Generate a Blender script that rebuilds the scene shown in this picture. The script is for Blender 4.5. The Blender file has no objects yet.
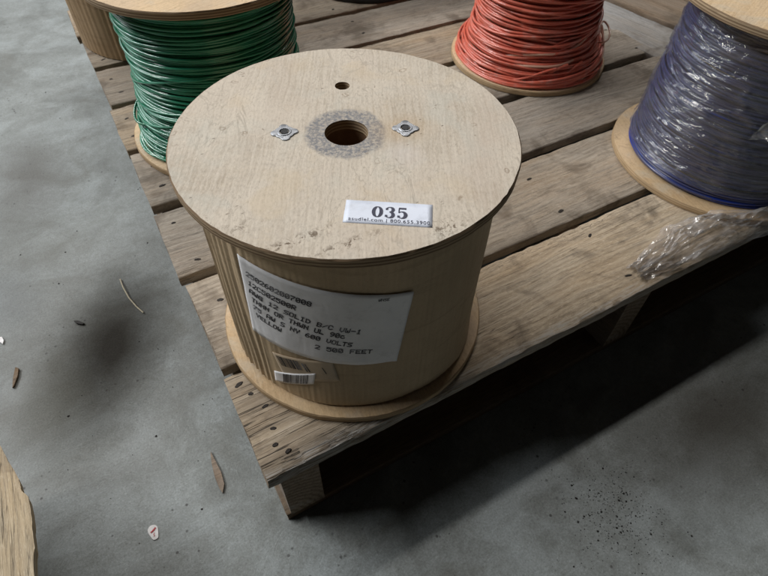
import bpy, bmesh, math, random
from mathutils import Vector, Matrix, noise as mnoise
random.seed(7)
PI = math.pi
R = math.radians
S = bpy.context.scene
COL = S.collection

# ------------------------------------------------------------------ camera
T = 0.14                                   # height of the pallet deck above the floor
cam_d = bpy.data.cameras.new('camera')
cam = bpy.data.objects.new('camera', cam_d)
COL.objects.link(cam)
cam_d.sensor_width = 36.0
cam_d.lens = 25.6
cam_d.clip_start = 0.02
cam_d.clip_end = 200
cam.location = (-0.0087, -0.2222, 0.5300 + T)
cam.rotation_euler = (0.6964, -0.0177, -0.5105)
cam_d.dof.use_dof = True
cam_d.dof.focus_distance = 0.50
cam_d.dof.aperture_fstop = 16
S.camera = cam

# ------------------------------------------------------------------ light
w = bpy.data.worlds.new('World')
S.world = w
w.use_nodes = True
bg = w.node_tree.nodes['Background']
bg.inputs[0].default_value = (1.0, 0.94, 0.88, 1)
bg.inputs[1].default_value = 0.014


def area(name, loc, target, sx, sy, power, color, rotz=None):
    d = bpy.data.lights.new(name, 'AREA')
    d.shape = 'RECTANGLE'
    d.size, d.size_y = sx, sy
    d.energy = power
    d.color = color
    o = bpy.data.objects.new(name, d)
    COL.objects.link(o)
    z = (Vector(loc) - Vector(target)).normalized()
    x = Vector((1, 0, 0)) if rotz is None else Vector((math.cos(rotz), math.sin(rotz), 0))
    y = z.cross(x).normalized()
    x = y.cross(z).normalized()
    m = Matrix((x, y, z)).transposed().to_4x4()
    m.translation = Vector(loc)
    o.matrix_world = m
    return o


# the hall's lighting: a tube row behind the pallet and one to its left; soft rear panel added for floor glare and left fill
area('ceiling_tube_row', (0.0, 2.9, 4.3), (0.2, 0.2, 0), 9.0, 0.26, 260, (1.0, 0.965, 0.92))
area('ceiling_tube_row_side', (-3.2, 2.9, 3.6), (-0.2, 0.6, 0), 3.2, 0.30, 165, (0.95, 0.98, 1.0), R(80))
area('rear_fill_panel', (-3.0, 7.5, 4.8), (0.0, 0.6, 0), 7.0, 3.0, 300, (0.93, 0.97, 1.0))

S.view_settings.view_transform = 'Standard'
S.view_settings.look = 'None'
S.view_settings.exposure = 0.0
S.view_settings.gamma = 1.0


# ------------------------------------------------------------------ node helper
class G:
    def __init__(s, name):
        s.m = bpy.data.materials.new(name)
        s.m.use_nodes = True
        s.nt = s.m.node_tree
        s.b = s.nt.nodes['Principled BSDF']
        s.out = s.nt.nodes['Material Output']
        s.tc = s.nt.nodes.new('ShaderNodeTexCoord')

    def n(s, t, **kw):
        x = s.nt.nodes.new(t)
        for k, v in kw.items():
            setattr(x, k, v)
        return x

    def put(s, sock, v):
        if isinstance(v, bpy.types.NodeSocket):
            s.nt.links.new(v, sock)
        elif v is not None:
            if isinstance(v, (tuple, list)) and len(v) == 3 and sock.type == 'RGBA':
                v = (*v, 1)
            sock.default_value = v

    def obj(s):
        return s.tc.outputs['Object']

    def map(s, v, loc=(0, 0, 0), rot=(0, 0, 0), sc=(1, 1, 1)):
        x = s.n('ShaderNodeMapping')
        s.put(x.inputs[0], v)
        x.inputs[1].default_value = loc
        x.inputs[2].default_value = rot
        x.inputs[3].default_value = sc
        return x.outputs[0]

    def noise(s, v, scale, det=4, rough=0.55, dist=0.0):
        x = s.n('ShaderNodeTexNoise')
        s.put(x.inputs['Vector'], v)
        x.inputs['Scale'].default_value = scale
        x.inputs['Detail'].default_value = det
        x.inputs['Roughness'].default_value = rough
        x.inputs['Distortion'].default_value = dist
        return x.outputs[0]

    def vor(s, v, scale, feat='F1'):
        x = s.n('ShaderNodeTexVoronoi', feature=feat)
        s.put(x.inputs['Vector'], v)
        x.inputs['Scale'].default_value = scale
        return x.outputs[0]

    def wave(s, v, scale, dist, det=2, dscale=1.0, direction='X'):
        x = s.n('ShaderNodeTexWave', bands_direction=direction)
        s.put(x.inputs['Vector'], v)
        x.inputs['Scale'].default_value = scale
        x.inputs['Distortion'].default_value = dist
        x.inputs['Detail'].default_value = det
        x.inputs['Detail Scale'].default_value = dscale
        return x.outputs[1]

    def math(s, op, a, b=None, c=None):
        x = s.n('ShaderNodeMath', operation=op)
        s.put(x.inputs[0], a)
        s.put(x.inputs[1], b)
        s.put(x.inputs[2], c)
        return x.outputs[0]

    def rng(s, v, a, b, c=0.0, d=1.0):
        x = s.n('ShaderNodeMapRange')
        for i, q in enumerate((v, a, b, c, d)):
            s.put(x.inputs[i], q)
        return x.outputs[0]

    def mix(s, f, a, b, mode='MIX'):
        x = s.n('ShaderNodeMix', data_type='RGBA', blend_type=mode)
        s.put(x.inputs[0], f)
        s.put(x.inputs[6], a)
        s.put(x.inputs[7], b)
        return x.outputs[2]

    def ramp(s, f, *stops):
        x = s.n('ShaderNodeValToRGB')
        e = x.color_ramp.elements
        while len(e) < len(stops):
            e.new(0.5)
        for q, (p, c) in zip(e, stops):
            q.position = p
            q.color = (*c, 1)
        s.put(x.inputs[0], f)
        return x.outputs[0]

    def sep(s, v):
        x = s.n('ShaderNodeSeparateXYZ')
        s.put(x.inputs[0], v)
        return x.outputs

    def comb(s, a, b, c=0.0):
        x = s.n('ShaderNodeCombineXYZ')
        s.put(x.inputs[0], a)
        s.put(x.inputs[1], b)
        s.put(x.inputs[2], c)
        return x.outputs[0]

    def dist(s, v, p):
        x = s.n('ShaderNodeVectorMath', operation='DISTANCE')
        s.put(x.inputs[0], v)
        x.inputs[1].default_value = p
        return x.outputs['Value']

    def add(s, v, w_):
        x = s.n('ShaderNodeVectorMath', operation='ADD')
        s.put(x.inputs[0], v)
        s.put(x.inputs[1], w_)
        return x.outputs[0]

    def rand(s):
        return s.n('ShaderNodeObjectInfo').outputs['Random']

    def bump(s, h, strength=0.3, d=0.001, normal=None):
        x = s.n('ShaderNodeBump')
        x.inputs['Strength'].default_value = strength
        x.inputs['Distance'].default_value = d
        s.put(x.inputs['Height'], h)
        if normal is not None:
            s.put(x.inputs['Normal'], normal)
        return x.outputs[0]

    def fin(s, color=None, rough=None, spec=None, normal=None, metal=None):
        s.put(s.b.inputs['Base Color'], color)
        s.put(s.b.inputs['Roughness'], rough)
        s.put(s.b.inputs['Specular IOR Level'], spec)
        s.put(s.b.inputs['Metallic'], metal)
        s.put(s.b.inputs['Normal'], normal)
        return s.m


# ------------------------------------------------------------------ materials
def m_plain(name, c, rough=0.6, spec=0.3, metal=0.0, var=0.12):
    g = G(name)
    v = g.noise(g.obj(), 160, 3)
    col = g.mix(g.rng(v, 0.3, 0.7), tuple(x * (1 - var) for x in c), tuple(min(1, x * (1 + var)) for x in c))
    return g.fin(col, rough, spec, g.bump(v, 0.12, 0.0005), metal)


def m_concrete():
    g = G('concrete')
    o = g.obj()
    big = g.noise(o, 2.3, 5, 0.6, 0.6)
    mid = g.noise(o, 11, 6, 0.65, 0.8)
    grain = g.noise(o, 430, 4, 0.8)
    patch = g.noise(g.map(o, rot=(0, 0, 0.5), sc=(1, 1.5, 1)), 5.2, 6, 0.62, 0.9)
    fine = g.noise(o, 140, 6, 0.75)
    warp = g.add(o, g.mix(1.0, g.noise(o, 6, 3), (0, 0, 0), 'ADD'))
    swirl = g.noise(g.map(warp, rot=(0, 0, R(25)), sc=(1, 2.0, 1)), 48, 7, 0.78, 0.5)
    tone = g.math('ADD', g.math('MULTIPLY', big, 0.45), g.math('MULTIPLY', mid, 0.55))
    col = g.ramp(tone, (0.39, (0.150, 0.155, 0.149)), (0.50, (0.235, 0.245, 0.243)), (0.61, (0.320, 0.336, 0.342)))
    col = g.mix(g.rng(fine, 0.42, 0.64, 0.0, 0.40), col, (0.13, 0.13, 0.12))
    col = g.mix(g.rng(swirl, 0.50, 0.72, 0, 0.30), col, (0.40, 0.415, 0.42))
    col = g.mix(g.rng(swirl, 0.44, 0.30, 0, 0.40), col, (0.11, 0.11, 0.105))
    col = g.mix(g.rng(patch, 0.53, 0.66, 0, 0.50), col, (0.355, 0.378, 0.392))
    col = g.mix(g.rng(patch, 0.46, 0.34, 0, 0.55), col, (0.120, 0.114, 0.098))
    # brown-black soft-edged patch with a wide halo left of the pallet, trolley grime beside it
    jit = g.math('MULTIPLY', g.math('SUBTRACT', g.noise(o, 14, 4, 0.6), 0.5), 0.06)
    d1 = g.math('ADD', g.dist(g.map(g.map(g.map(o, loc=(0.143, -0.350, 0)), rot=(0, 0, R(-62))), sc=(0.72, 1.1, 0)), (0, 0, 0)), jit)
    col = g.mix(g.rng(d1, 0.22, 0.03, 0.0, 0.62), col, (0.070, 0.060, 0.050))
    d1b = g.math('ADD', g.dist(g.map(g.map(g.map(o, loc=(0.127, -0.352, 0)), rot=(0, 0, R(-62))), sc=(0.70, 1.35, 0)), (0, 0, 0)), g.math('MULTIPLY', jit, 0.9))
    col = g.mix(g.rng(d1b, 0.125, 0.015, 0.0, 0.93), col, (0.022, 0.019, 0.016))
    d2 = g.math('ADD', g.dist(g.map(o, loc=(0.29, -0.44, 0), sc=(1.3, 0.7, 0)), (0, 0, 0)), jit)
    col = g.mix(g.rng(d2, 0.13, 0.02, 0.0, 0.42), col, (0.09, 0.088, 0.078))
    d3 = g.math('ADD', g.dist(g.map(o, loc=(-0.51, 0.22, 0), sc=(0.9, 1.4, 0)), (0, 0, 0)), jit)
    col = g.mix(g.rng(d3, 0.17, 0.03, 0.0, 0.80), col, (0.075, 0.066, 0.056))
    d4 = g.math('ADD', g.dist(g.map(g.map(o, loc=(0.185, -0.82, 0)), sc=(1.5, 0.75, 0)), (0, 0, 0)), jit)
    col = g.mix(g.rng(d4, 0.13, 0.02, 0.0, 0.66), col, (0.085, 0.076, 0.066))
    d5 = g.math('ADD', g.dist(g.map(g.map(o, loc=(0.225, -0.30, 0)), sc=(1.6, 0.8, 0)), (0, 0, 0)), jit)
    col = g.mix(g.rng(d5, 0.11, 0.02, 0.0, 0.50), col, (0.105, 0.100, 0.085))
    d6 = g.math('ADD', g.dist(g.map(g.map(o, loc=(0.25, -0.52, 0)), sc=(1.4, 0.9, 0)), (0, 0, 0)), jit)
    col = g.mix(g.rng(d6, 0.09, 0.02, 0.0, 0.45), col, (0.10, 0.105, 0.11))
    gq = g.mix(1.0, col, (1.75, 1.75, 1.75), 'MULTIPLY')
    col = g.mix(g.rng(grain, 0.53, 0.66, 0, 0.45), col, gq)
    gd = g.mix(1.0, col, (0.36, 0.355, 0.34), 'MULTIPLY')
    col = g.mix(g.rng(grain, 0.46, 0.34, 0, 0.55), col, gd)
    for (an, sc_, fr_) in ((R(20), 46, 5.0), (R(-55), 60, 4.0), (R(75), 38, 6.0)):
        l = g.noise(g.map(o, rot=(0, 0, an), sc=(1.6, sc_, 1)), fr_, 2, 0.4, 0.15)
        l = g.math('MULTIPLY', g.rng(g.math('ABSOLUTE', g.math('SUBTRACT', l, 0.56)), 0.0045, 0.0), g.rng(g.noise(g.map(o, loc=(an, 0, 0)), 6, 3), 0.52, 0.60))
        col = g.mix(g.math('MULTIPLY', l, 0.40), col, gq)
    col = g.mix(1.0, col, (0.865, 0.895, 0.88), 'MULTIPLY')
    # dark pin specks
    sp = g.math('MULTIPLY', g.rng(g.vor(o, 75), 0.16, 0.10), g.rng(g.noise(o, 9, 3), 0.54, 0.62))
    col = g.mix(g.math('MULTIPLY', sp, 0.85), col, (0.035, 0.032, 0.03))
    # hairline cracks
    cr = g.rng(g.vor(g.add(g.map(o, loc=(0.13, 0.31, 0)), g.comb(g.math('MULTIPLY', g.noise(o, 16, 4), 0.06), g.math('MULTIPLY', g.noise(o, 23, 4), 0.04))), 2.4, 'DISTANCE_TO_EDGE'), 0.0045, 0.0)
    col = g.mix(g.math('MULTIPLY', cr, 0.0), col, (0.06, 0.06, 0.055))
    h = g.math('ADD', g.math('ADD', g.math('MULTIPLY', swirl, 0.7), g.math('MULTIPLY', fine, 0.5)), g.math('MULTIPLY', grain, 0.35))
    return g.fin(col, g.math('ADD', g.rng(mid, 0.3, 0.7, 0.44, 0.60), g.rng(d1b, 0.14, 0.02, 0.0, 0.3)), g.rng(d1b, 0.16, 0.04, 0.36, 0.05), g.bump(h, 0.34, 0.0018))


def m_board(name, tones, grey=0.35, dark=1.0, front=False):
    """weathered pallet softwood, grain along local X"""
    g = G(name)
    r = g.rand()
    off = g.comb(g.math('MULTIPLY', r, 37.0), g.math('MULTIPLY', r, 11.0), g.math('MULTIPLY', r, 5.0))
    o = g.add(g.obj(), off)
    # slow wander of the grain so the lines are never ruler-straight
    wv_ = g.noise(g.map(o, sc=(1, 2, 2)), 4.5, 3, 0.5)
    og = g.add(o, g.comb(0.0, g.math('MULTIPLY', g.math('SUBTRACT', wv_, 0.5), 0.030), 0.0))
    g1 = g.noise(g.map(og, sc=(1.0, 7, 7)), 5.5, 7, 0.62, 0.5)
    mid = g.noise(g.map(og, sc=(1.6, 30, 30)), 5.5, 6, 0.70, 0.3)
    g2 = g.noise(g.map(og, sc=(5.0, 110, 110)), 5.5, 5, 0.75, 0.2)
    rings = g.wave(g.map(og, sc=(0.12, 1, 1)), 34, 9.0, 4, 1.4, 'Y')
    fibre = g.noise(g.map(o, sc=(26, 190, 190)), 5.0, 4, 0.75)
    col = g.ramp(g.math('ADD', g.math('MULTIPLY', g1, 0.55), g.math('ADD', g.math('MULTIPLY', mid, 0.33), g.math('MULTIPLY', rings, 0.12))),
                 (0.30, tones[0]), (0.50, tones[1]), (0.72, tones[2]))
    tan = g.noise(g.map(o, sc=(0.7, 2.4, 2.4)), 5.0, 4, 0.6, 0.6)
    col = g.mix(g.rng(tan, 0.46, 0.66, 0.0, 0.50), col, (tones[1][0] * 0.98, tones[1][1] * 0.84, tones[1][2] * 0.68))
    lines = g.math('MULTIPLY', g.rng(mid, 0.50, 0.68), g.rng(g1, 0.35, 0.60, 0.15, 1.0))
    col = g.mix(g.math('MULTIPLY', lines, 0.78), col, tuple(x * 0.42 for x in tones[0]))
    col = g.mix(g.rng(g2, 0.51, 0.63, 0.0, 0.62), col, tuple(x * 0.42 for x in tones[0]))
    col = g.mix(g.rng(fibre, 0.53, 0.66, 0.0, 0.50), col, tuple(min(1, x * 1.25) for x in tones[2]))
    # grey weathering in long streaks
    wth = g.noise(g.map(o, sc=(0.8, 5, 5)), 6, 5, 0.6, 0.5)
    col = g.mix(g.rng(wth, 0.38, 0.68, 0.0, grey), col, (0.27, 0.245, 0.215))
    # overall board to board tone
    hs = g.n('ShaderNodeHueSaturation')
    g.put(hs.inputs['Color'], col)
    g.put(hs.inputs['Value'], g.rng(g.math('FRACT', g.math('MULTIPLY', r, 13.7)), 0, 1, 0.76 * dark, 1.14 * dark))
    g.put(hs.inputs['Saturation'], g.rng(g.math('FRACT', g.math('MULTIPLY', r, 7.3)), 0, 1, 0.80, 1.30))
    col = hs.outputs[0]
    # dirt blotches and small knots
    bl = g.noise(o, 13, 5, 0.62, 0.4)
    col = g.mix(g.rng(bl, 0.52, 0.66, 0.0, 0.66), col, (0.095, 0.072, 0.052))
    kn = g.rng(g.vor(g.map(o, sc=(1, 1.7, 1.7)), 7.5), 0.13, 0.05)
    col = g.mix(g.math('MULTIPLY', kn, 0.65), col, (0.085, 0.052, 0.030))
    # drying checks: thin dark cracks along the grain
    ck = g.noise(g.map(o, sc=(1.0, 42, 42)), 5, 3, 0.5, 0.1)
    ck = g.rng(g.math('ABSOLUTE', g.math('SUBTRACT', ck, 0.5)), 0.012, 0.0)
    ck = g.math('MULTIPLY', ck, g.rng(g.noise(o, 7, 2), 0.50, 0.62))
    col = g.mix(g.math('MULTIPLY', ck, 0.75), col, (0.035, 0.026, 0.02))
    if front:
        # the oldest plank: rotten dark end with open checks, and a front arris worn down to grey fibre
        sx, sy, sz = g.sep(g.obj())
        endm = g.math('MULTIPLY', g.rng(sx, 0.30, 0.03), g.rng(g.noise(g.map(o, sc=(1.2, 9, 9)), 6, 5, 0.6), 0.36, 0.62, 0.25, 1.0))
        col = g.mix(g.math('MULTIPLY', endm, 0.62), col, (0.120, 0.088, 0.060))
        dk = g.noise(g.map(o, sc=(0.8, 30, 30)), 4.2, 4, 0.55, 0.15)
        dk = g.math('MULTIPLY', g.rng(g.math('ABSOLUTE', g.math('SUBTRACT', dk, 0.5)), 0.022, 0.004), g.rng(sx, 0.24, 0.05))
        col = g.mix(g.math('MULTIPLY', dk, 0.9), col, (0.022, 0.017, 0.013))
        ck = g.math('ADD', ck, dk)
        wn = g.math('ADD', sy, g.math('MULTIPLY', g.math('SUBTRACT', g.noise(g.map(o, sc=(2, 14, 14)), 8, 4, 0.6), 0.5), 0.034))
        col = g.mix(g.math('MULTIPLY', g.rng(wn, 0.014, 0.004), g.rng(g2, 0.40, 0.56, 0.9, 0.05)), col, (0.46, 0.445, 0.42))
    h = g.math('SUBTRACT', g.math('ADD', g.math('MULTIPLY', g2, 0.5), g.math('ADD', g.math('MULTIPLY', mid, 0.45), g.math('MULTIPLY', fibre, 0.35))), ck)
    return g.fin(col, 0.74, 0.22, g.bump(h, 0.55, 0.0009))


def m_endgrain():
    g = G('sawn_end_grain')
    o = g.obj()
    sx, sy, sz = g.sep(o)
    d = g.dist(g.map(o, loc=(0, -0.055, 0.004), sc=(0, 1, 1)), (0, 0, 0))
    wob = g.noise(o, 40, 4, 0.6)
    t = g.math('SINE', g.math('MULTIPLY', g.math('ADD', d, g.math('MULTIPLY', wob, 0.006)), 2 * PI / 0.0075))
    n1 = g.noise(o, 260, 4, 0.75)
    col = g.mix(g.rng(t, -0.6, 0.8), (0.31, 0.245, 0.18), (0.225, 0.168, 0.118))
    col = g.mix(g.rng(n1, 0.48, 0.66, 0, 0.6), col, (0.10, 0.075, 0.055))
    col = g.mix(g.rng(wob, 0.55, 0.68, 0, 0.5), col, (0.42, 0.38, 0.33))
    return g.fin(col, 0.85, 0.15, g.bump(g.math('ADD', n1, g.math('MULTIPLY', t, 0.2)), 0.6, 0.0012))


def m_ply(name, base, lo, ring=False, grime=False, rot=R(29), spots=True):
    """face veneer of plywood; wavy fine grain along a heading, scuffs, pencil-like marks"""
    g = G(name)
    o = g.obj()
    og = g.map(o, rot=(0, 0, rot))
    wob = g.noise(og, 9, 3, 0.5)
    ow = g.add(og, g.comb(g.math('MULTIPLY', g.math('SUBTRACT', wob, 0.5), 0.016), 0.0, 0.0))
    fib = g.noise(g.map(ow, sc=(330, 22, 1)), 1.0, 5, 0.65)
    band = g.wave(g.map(ow, sc=(1, 0.22, 1)), 42, 8.0, 3, 1.0, 'X')
    crinkle = g.wave(g.map(ow, sc=(1, 0.55, 1)), 95, 5.0, 3, 1.6, 'X')
    big = g.noise(og, 9, 5, 0.6, 0.6)
    micro = g.noise(g.map(og, sc=(1, 0.40, 1)), 520, 4, 0.8)
    t = g.math('ADD', g.math('ADD', g.math('MULTIPLY', fib, 0.30), g.math('MULTIPLY', band, 0.05)),
               g.math('ADD', g.math('MULTIPLY', big, 0.60), g.math('MULTIPLY', crinkle, 0.04)))
    col = g.ramp(t, (0.34, lo), (0.50, base), (0.66, tuple(min(1, x * 1.13) for x in base)))
    col = g.mix(g.rng(micro, 0.52, 0.66, 0, 0.42), col, tuple(min(1, x * 1.32) for x in base))
    col = g.mix(g.rng(micro, 0.47, 0.34, 0, 0.42), col, tuple(x * 0.62 for x in lo))
    pt = g.noise(o, 17, 4, 0.6, 0.5)
    col = g.mix(g.rng(pt, 0.54, 0.66, 0, 0.30), col, (0.47, 0.475, 0.425))
    col = g.mix(g.rng(pt, 0.44, 0.34, 0, 0.34), col, (0.52, 0.41, 0.27))
    cl = g.noise(g.map(ow, sc=(1, 0.35, 1)), 26, 4, 0.6, 0.9)
    cl = g.math('MULTIPLY', g.rng(g.math('ABSOLUTE', g.math('SUBTRACT', cl, 0.5)), 0.014, 0.002), g.rng(big, 0.42, 0.58))
    col = g.mix(g.math('MULTIPLY', cl, 0.36), col, tuple(x * 0.55 for x in lo))
    # rosy heart streaks and yellowed patches
    col = g.mix(g.rng(g.noise(g.map(og, sc=(1, 0.4, 1)), 13, 4, 0.6, 0.5), 0.50, 0.72, 0, 0.35), col, (0.46, 0.37, 0.30))
    # brown scuffs, many small
    sc1 = g.noise(g.map(o, rot=(0, 0, 0.5)), 85, 4, 0.7, 1.6)
    mask = g.rng(g.noise(o, 15, 3, 0.6), 0.50, 0.62)
    col = g.mix(g.math('MULTIPLY', g.math('MULTIPLY', g.rng(sc1, 0.635, 0.70), mask), 0.80), col, (0.14, 0.095, 0.06))
    if spots:
        # little dents and curled scratches: thin rings
        v = g.vor(g.add(o, g.comb(g.math('MULTIPLY', g.noise(o, 160, 3), 0.012), g.math('MULTIPLY', g.noise(o, 130, 2), 0.010))), 36)
        ringm = g.rng(g.math('ABSOLUTE', g.math('SUBTRACT', v, 0.12)), 0.030, 0.008)
        col = g.mix(g.math('MULTIPLY', g.math('MULTIPLY', ringm, g.rng(g.noise(o, 23, 3), 0.50, 0.58)), 0.55), col, (0.20, 0.14, 0.09))
        # long thin scratches
        l = g.noise(g.map(o, rot=(0, 0, R(-38)), sc=(2.5, 40, 1)), 7, 2, 0.4, 0.3)
        l = g.math('MULTIPLY', g.rng(g.math('ABSOLUTE', g.math('SUBTRACT', l, 0.55)), 0.006, 0.0), g.rng(g.noise(o, 11, 3), 0.55, 0.66))
        col = g.mix(g.math('MULTIPLY', l, 0.4), col, (0.22, 0.16, 0.10))
        # short black flecks
        fl = g.rng(g.vor(g.map(o, rot=(0, 0, 0.8), sc=(1, 2.2, 1)), 62), 0.11, 0.06)
        col = g.mix(g.math('MULTIPLY', g.math('MULTIPLY', fl, g.rng(g.noise(o, 18, 3), 0.54, 0.60)), 0.8), col, (0.08, 0.06, 0.045))
    if ring:
        rad = g.dist(g.map(o, sc=(1, 1, 0)), (0, 0, 0))
        sx, sy, sz = g.sep(o)
        ang = g.math('ARCTAN2', sy, sx)
        nz = g.noise(o, 45, 5, 0.7)
        rr = g.math('ADD', rad, g.math('MULTIPLY', g.math('SUBTRACT', nz, 0.5), 0.014))
        k = g.math('MULTIPLY', g.rng(rr, 0.0385, 0.0335), g.rng(g.noise(o, 300, 4, 0.75), 0.40, 0.58, 0.30, 1.0))
        col = g.mix(g.math('MULTIPLY', k, 0.92), col, (0.150, 0.155, 0.172))
        # glue-yellow smudge beside the bore
        d = g.dist(g.map(o, loc=(-0.036, 0.020, 0), sc=(0.8, 1.1, 0)), (0, 0, 0))
        col = g.mix(g.math('MULTIPLY', g.rng(g.math('ADD', d, g.math('MULTIPLY', nz, 0.02)), 0.042, 0.014), 0.42), col, (0.40, 0.26, 0.12))
        d = g.dist(g.map(o, loc=(-0.030, 0.040, 0), sc=(1, 0.8, 0)), (0, 0, 0))
        col = g.mix(g.math('MULTIPLY', g.rng(d, 0.02, 0.004), 0.30), col, (0.60, 0.53, 0.50))
    if grime:
        n2 = g.noise(o, 170, 5, 0.78, 0.6)
        for (x, y, ax, ay, ro, st) in ((-0.092, -0.102, 0.75, 6.0, R(-38), 0.95), (-0.060, -0.122, 1.1, 6.5, R(-30), 0.95),
                                       (0.012, -0.142, 1.6, 3.2, R(-28), 0.85), (-0.128, -0.070, 1.4, 4, R(-50), 0.6)):
            d = g.dist(g.map(g.map(o, loc=(-x, -y, 0)), rot=(0, 0, -ro), sc=(ax, ay, 0)), (0, 0, 0))
            k = g.math('MULTIPLY', g.rng(d, 0.045, 0.008), g.rng(n2, 0.51, 0.58))
            col = g.mix(g.math('MULTIPLY', k, st), col, (0.11, 0.075, 0.045))
    h = g.math('ADD', g.math('MULTIPLY', fib, 0.9), g.math('MULTIPLY', crinkle, 0.12))
    return g.fin(col, g.rng(big, 0.3, 0.7, 0.55, 0.70), 0.28, g.bump(h, 0.34, 0.0007))


def m_plyedge(name, a, b):
    g = G(name)
    o = g.obj()
    sx, sy, sz = g.sep(o)
    layers = g.math('SINE', g.math('MULTIPLY', sz, 2 * PI / 0.0032))
    n1 = g.noise(g.map(o, sc=(1, 1, 6)), 60, 5, 0.7)
    t = g.math('ADD', g.rng(layers, -0.5, 0.5, 0.0, 0.55), g.math('MULTIPLY', n1, 0.5))
    col = g.ramp(t, (0.25, a), (0.75, b))
    return g.fin(col, 0.75, 0.2, g.bump(t, 0.4, 0.0006))


def m_card(name, a, b, vertical=True):
    g = G(name)
    o = g.obj()
    n1 = g.noise(o, 24, 5, 0.6)
    fl = g.noise(g.map(o, sc=(320, 320, 6)), 1.0, 4, 0.6)
    sm = g.noise(g.map(o, sc=(1, 1, 0.5)), 9, 4, 0.6, 0.6)
    hz = g.noise(g.map(o, sc=(1, 1, 9)), 11, 4, 0.6, 0.4)
    gr = g.noise(o, 420, 3, 0.8)
    col = g.mix(g.rng(n1, 0.3, 0.7), a, b)
    col = g.mix(g.rng(fl, 0.35, 0.75, 0, 0.22), col, tuple(x * 0.6 for x in a))
    col = g.mix(g.rng(sm, 0.55, 0.72, 0, 0.28), col, tuple(x * 0.66 for x in a))
    col = g.mix(g.rng(hz, 0.56, 0.66, 0, 0.30), col, tuple(x * 0.60 for x in a))
    col = g.mix(g.rng(gr, 0.50, 0.68, 0, 0.25), col, tuple(x * 0.55 for x in a))
    return g.fin(col, 0.66, 0.25, g.bump(g.math('ADD', fl, n1), 0.2, 0.0008))


def m_paper(name, c):
    g = G(name)
    o = g.obj()
    n1 = g.noise(o, 60, 5, 0.65)
    n2 = g.noise(o, 14, 4, 0.6)
    col = g.mix(g.rng(n2, 0.35, 0.7), c, tuple(x * 0.88 for x in c))
    col = g.mix(g.rng(n1, 0.56, 0.70, 0, 0.30), col, tuple(x * 0.55 for x in c))
    sm = g.noise(g.map(o, sc=(1, 1, 2.5)), 22, 5, 0.7, 0.8)
    col = g.mix(g.rng(sm, 0.55, 0.70, 0, 0.35), col, (c[0] * 0.62, c[1] * 0.58, c[2] * 0.52))
    wr = g.noise(g.map(o, sc=(1, 1, 0.4)), 38, 3, 0.5, 0.4)
    return g.fin(col, 0.40, 0.4, g.bump(g.math('ADD', n2, wr), 0.45, 0.0024))


def m_ink():
    g = G('black_printing')
    n1 = g.noise(g.obj(), 900, 3, 0.7)
    n2 = g.noise(g.obj(), 45, 3, 0.6)
    t = g.math('ADD', g.math('MULTIPLY', n1, 0.6), g.math('MULTIPLY', n2, 0.5))
    return g.fin(g.mix(g.rng(t, 0.55, 0.68), (0.020, 0.019, 0.025), (0.30, 0.30, 0.32)), 0.55, 0.3)


def m_wire(name, a, b, rough=0.22, coat=0.6, dust=0.0):
    g = G(name)
    o = g.obj()
    n1 = g.noise(o, 18, 4, 0.6)
    col = g.mix(g.rng(n1, 0.3, 0.7), a, b)
    if dust:
        col = g.mix(g.rng(g.noise(o, 55, 4, 0.7), 0.5, 0.75, 0, dust), col, (0.55, 0.45, 0.42))
    m = g.fin(col, rough, 0.5)
    g.b.inputs['Coat Weight'].default_value = coat
    g.b.inputs['Coat Roughness'].default_value = 0.12
    return m


def m_film(name, tint, veil, rough=0.12, scale=60, bumpd=0.004, stretch=(1, 1, 1), gloss=0.06):
    """thin clear stretch film: see-through, with a milky part and sharp glints"""
    g = G(name)
    o = g.map(g.obj(), sc=stretch)
    nt = g.nt
    n1 = g.noise(o, scale, 5, 0.6, 1.2)
    n2 = g.noise(o, scale * 0.35, 3, 0.6, 0.5)
    h = g.math('ADD', n1, n2)
    nrm = g.bump(h, 0.9, bumpd)
    tr = g.n('ShaderNodeBsdfTransparent')
    tr.inputs[0].default_value = (*tint, 1)
    gl = g.n('ShaderNodeBsdfGlossy')
    gl.inputs['Color'].default_value = (1, 1, 1, 1)
    gl.inputs['Roughness'].default_value = rough
    g.put(gl.inputs['Normal'], nrm)
    df = g.n('ShaderNodeBsdfDiffuse')
    df.inputs[0].default_value = (0.84, 0.85, 0.88, 1)
    g.put(df.inputs['Normal'], nrm)
    fr = g.n('ShaderNodeFresnel')
    fr.inputs[0].default_value = 1.45
    fm = g.math('ADD', g.math('MULTIPLY', fr.outputs[0], 0.55), gloss)
    m1 = g.n('ShaderNodeMixShader')
    g.put(m1.inputs[0], g.math('MULTIPLY', g.rng(n2, 0.35, 0.75, 0.35, 1.3), veil))
    nt.links.new(tr.outputs[0], m1.inputs[1])
    nt.links.new(df.outputs[0], m1.inputs[2])
    m2 = g.n('ShaderNodeMixShader')
    g.put(m2.inputs[0], fm)
    nt.links.new(m1.outputs[0], m2.inputs[1])
    nt.links.new(gl.outputs[0], m2.inputs[2])
    nt.links.new(m2.outputs[0], g.out.inputs[0])
    return g.m


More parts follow.
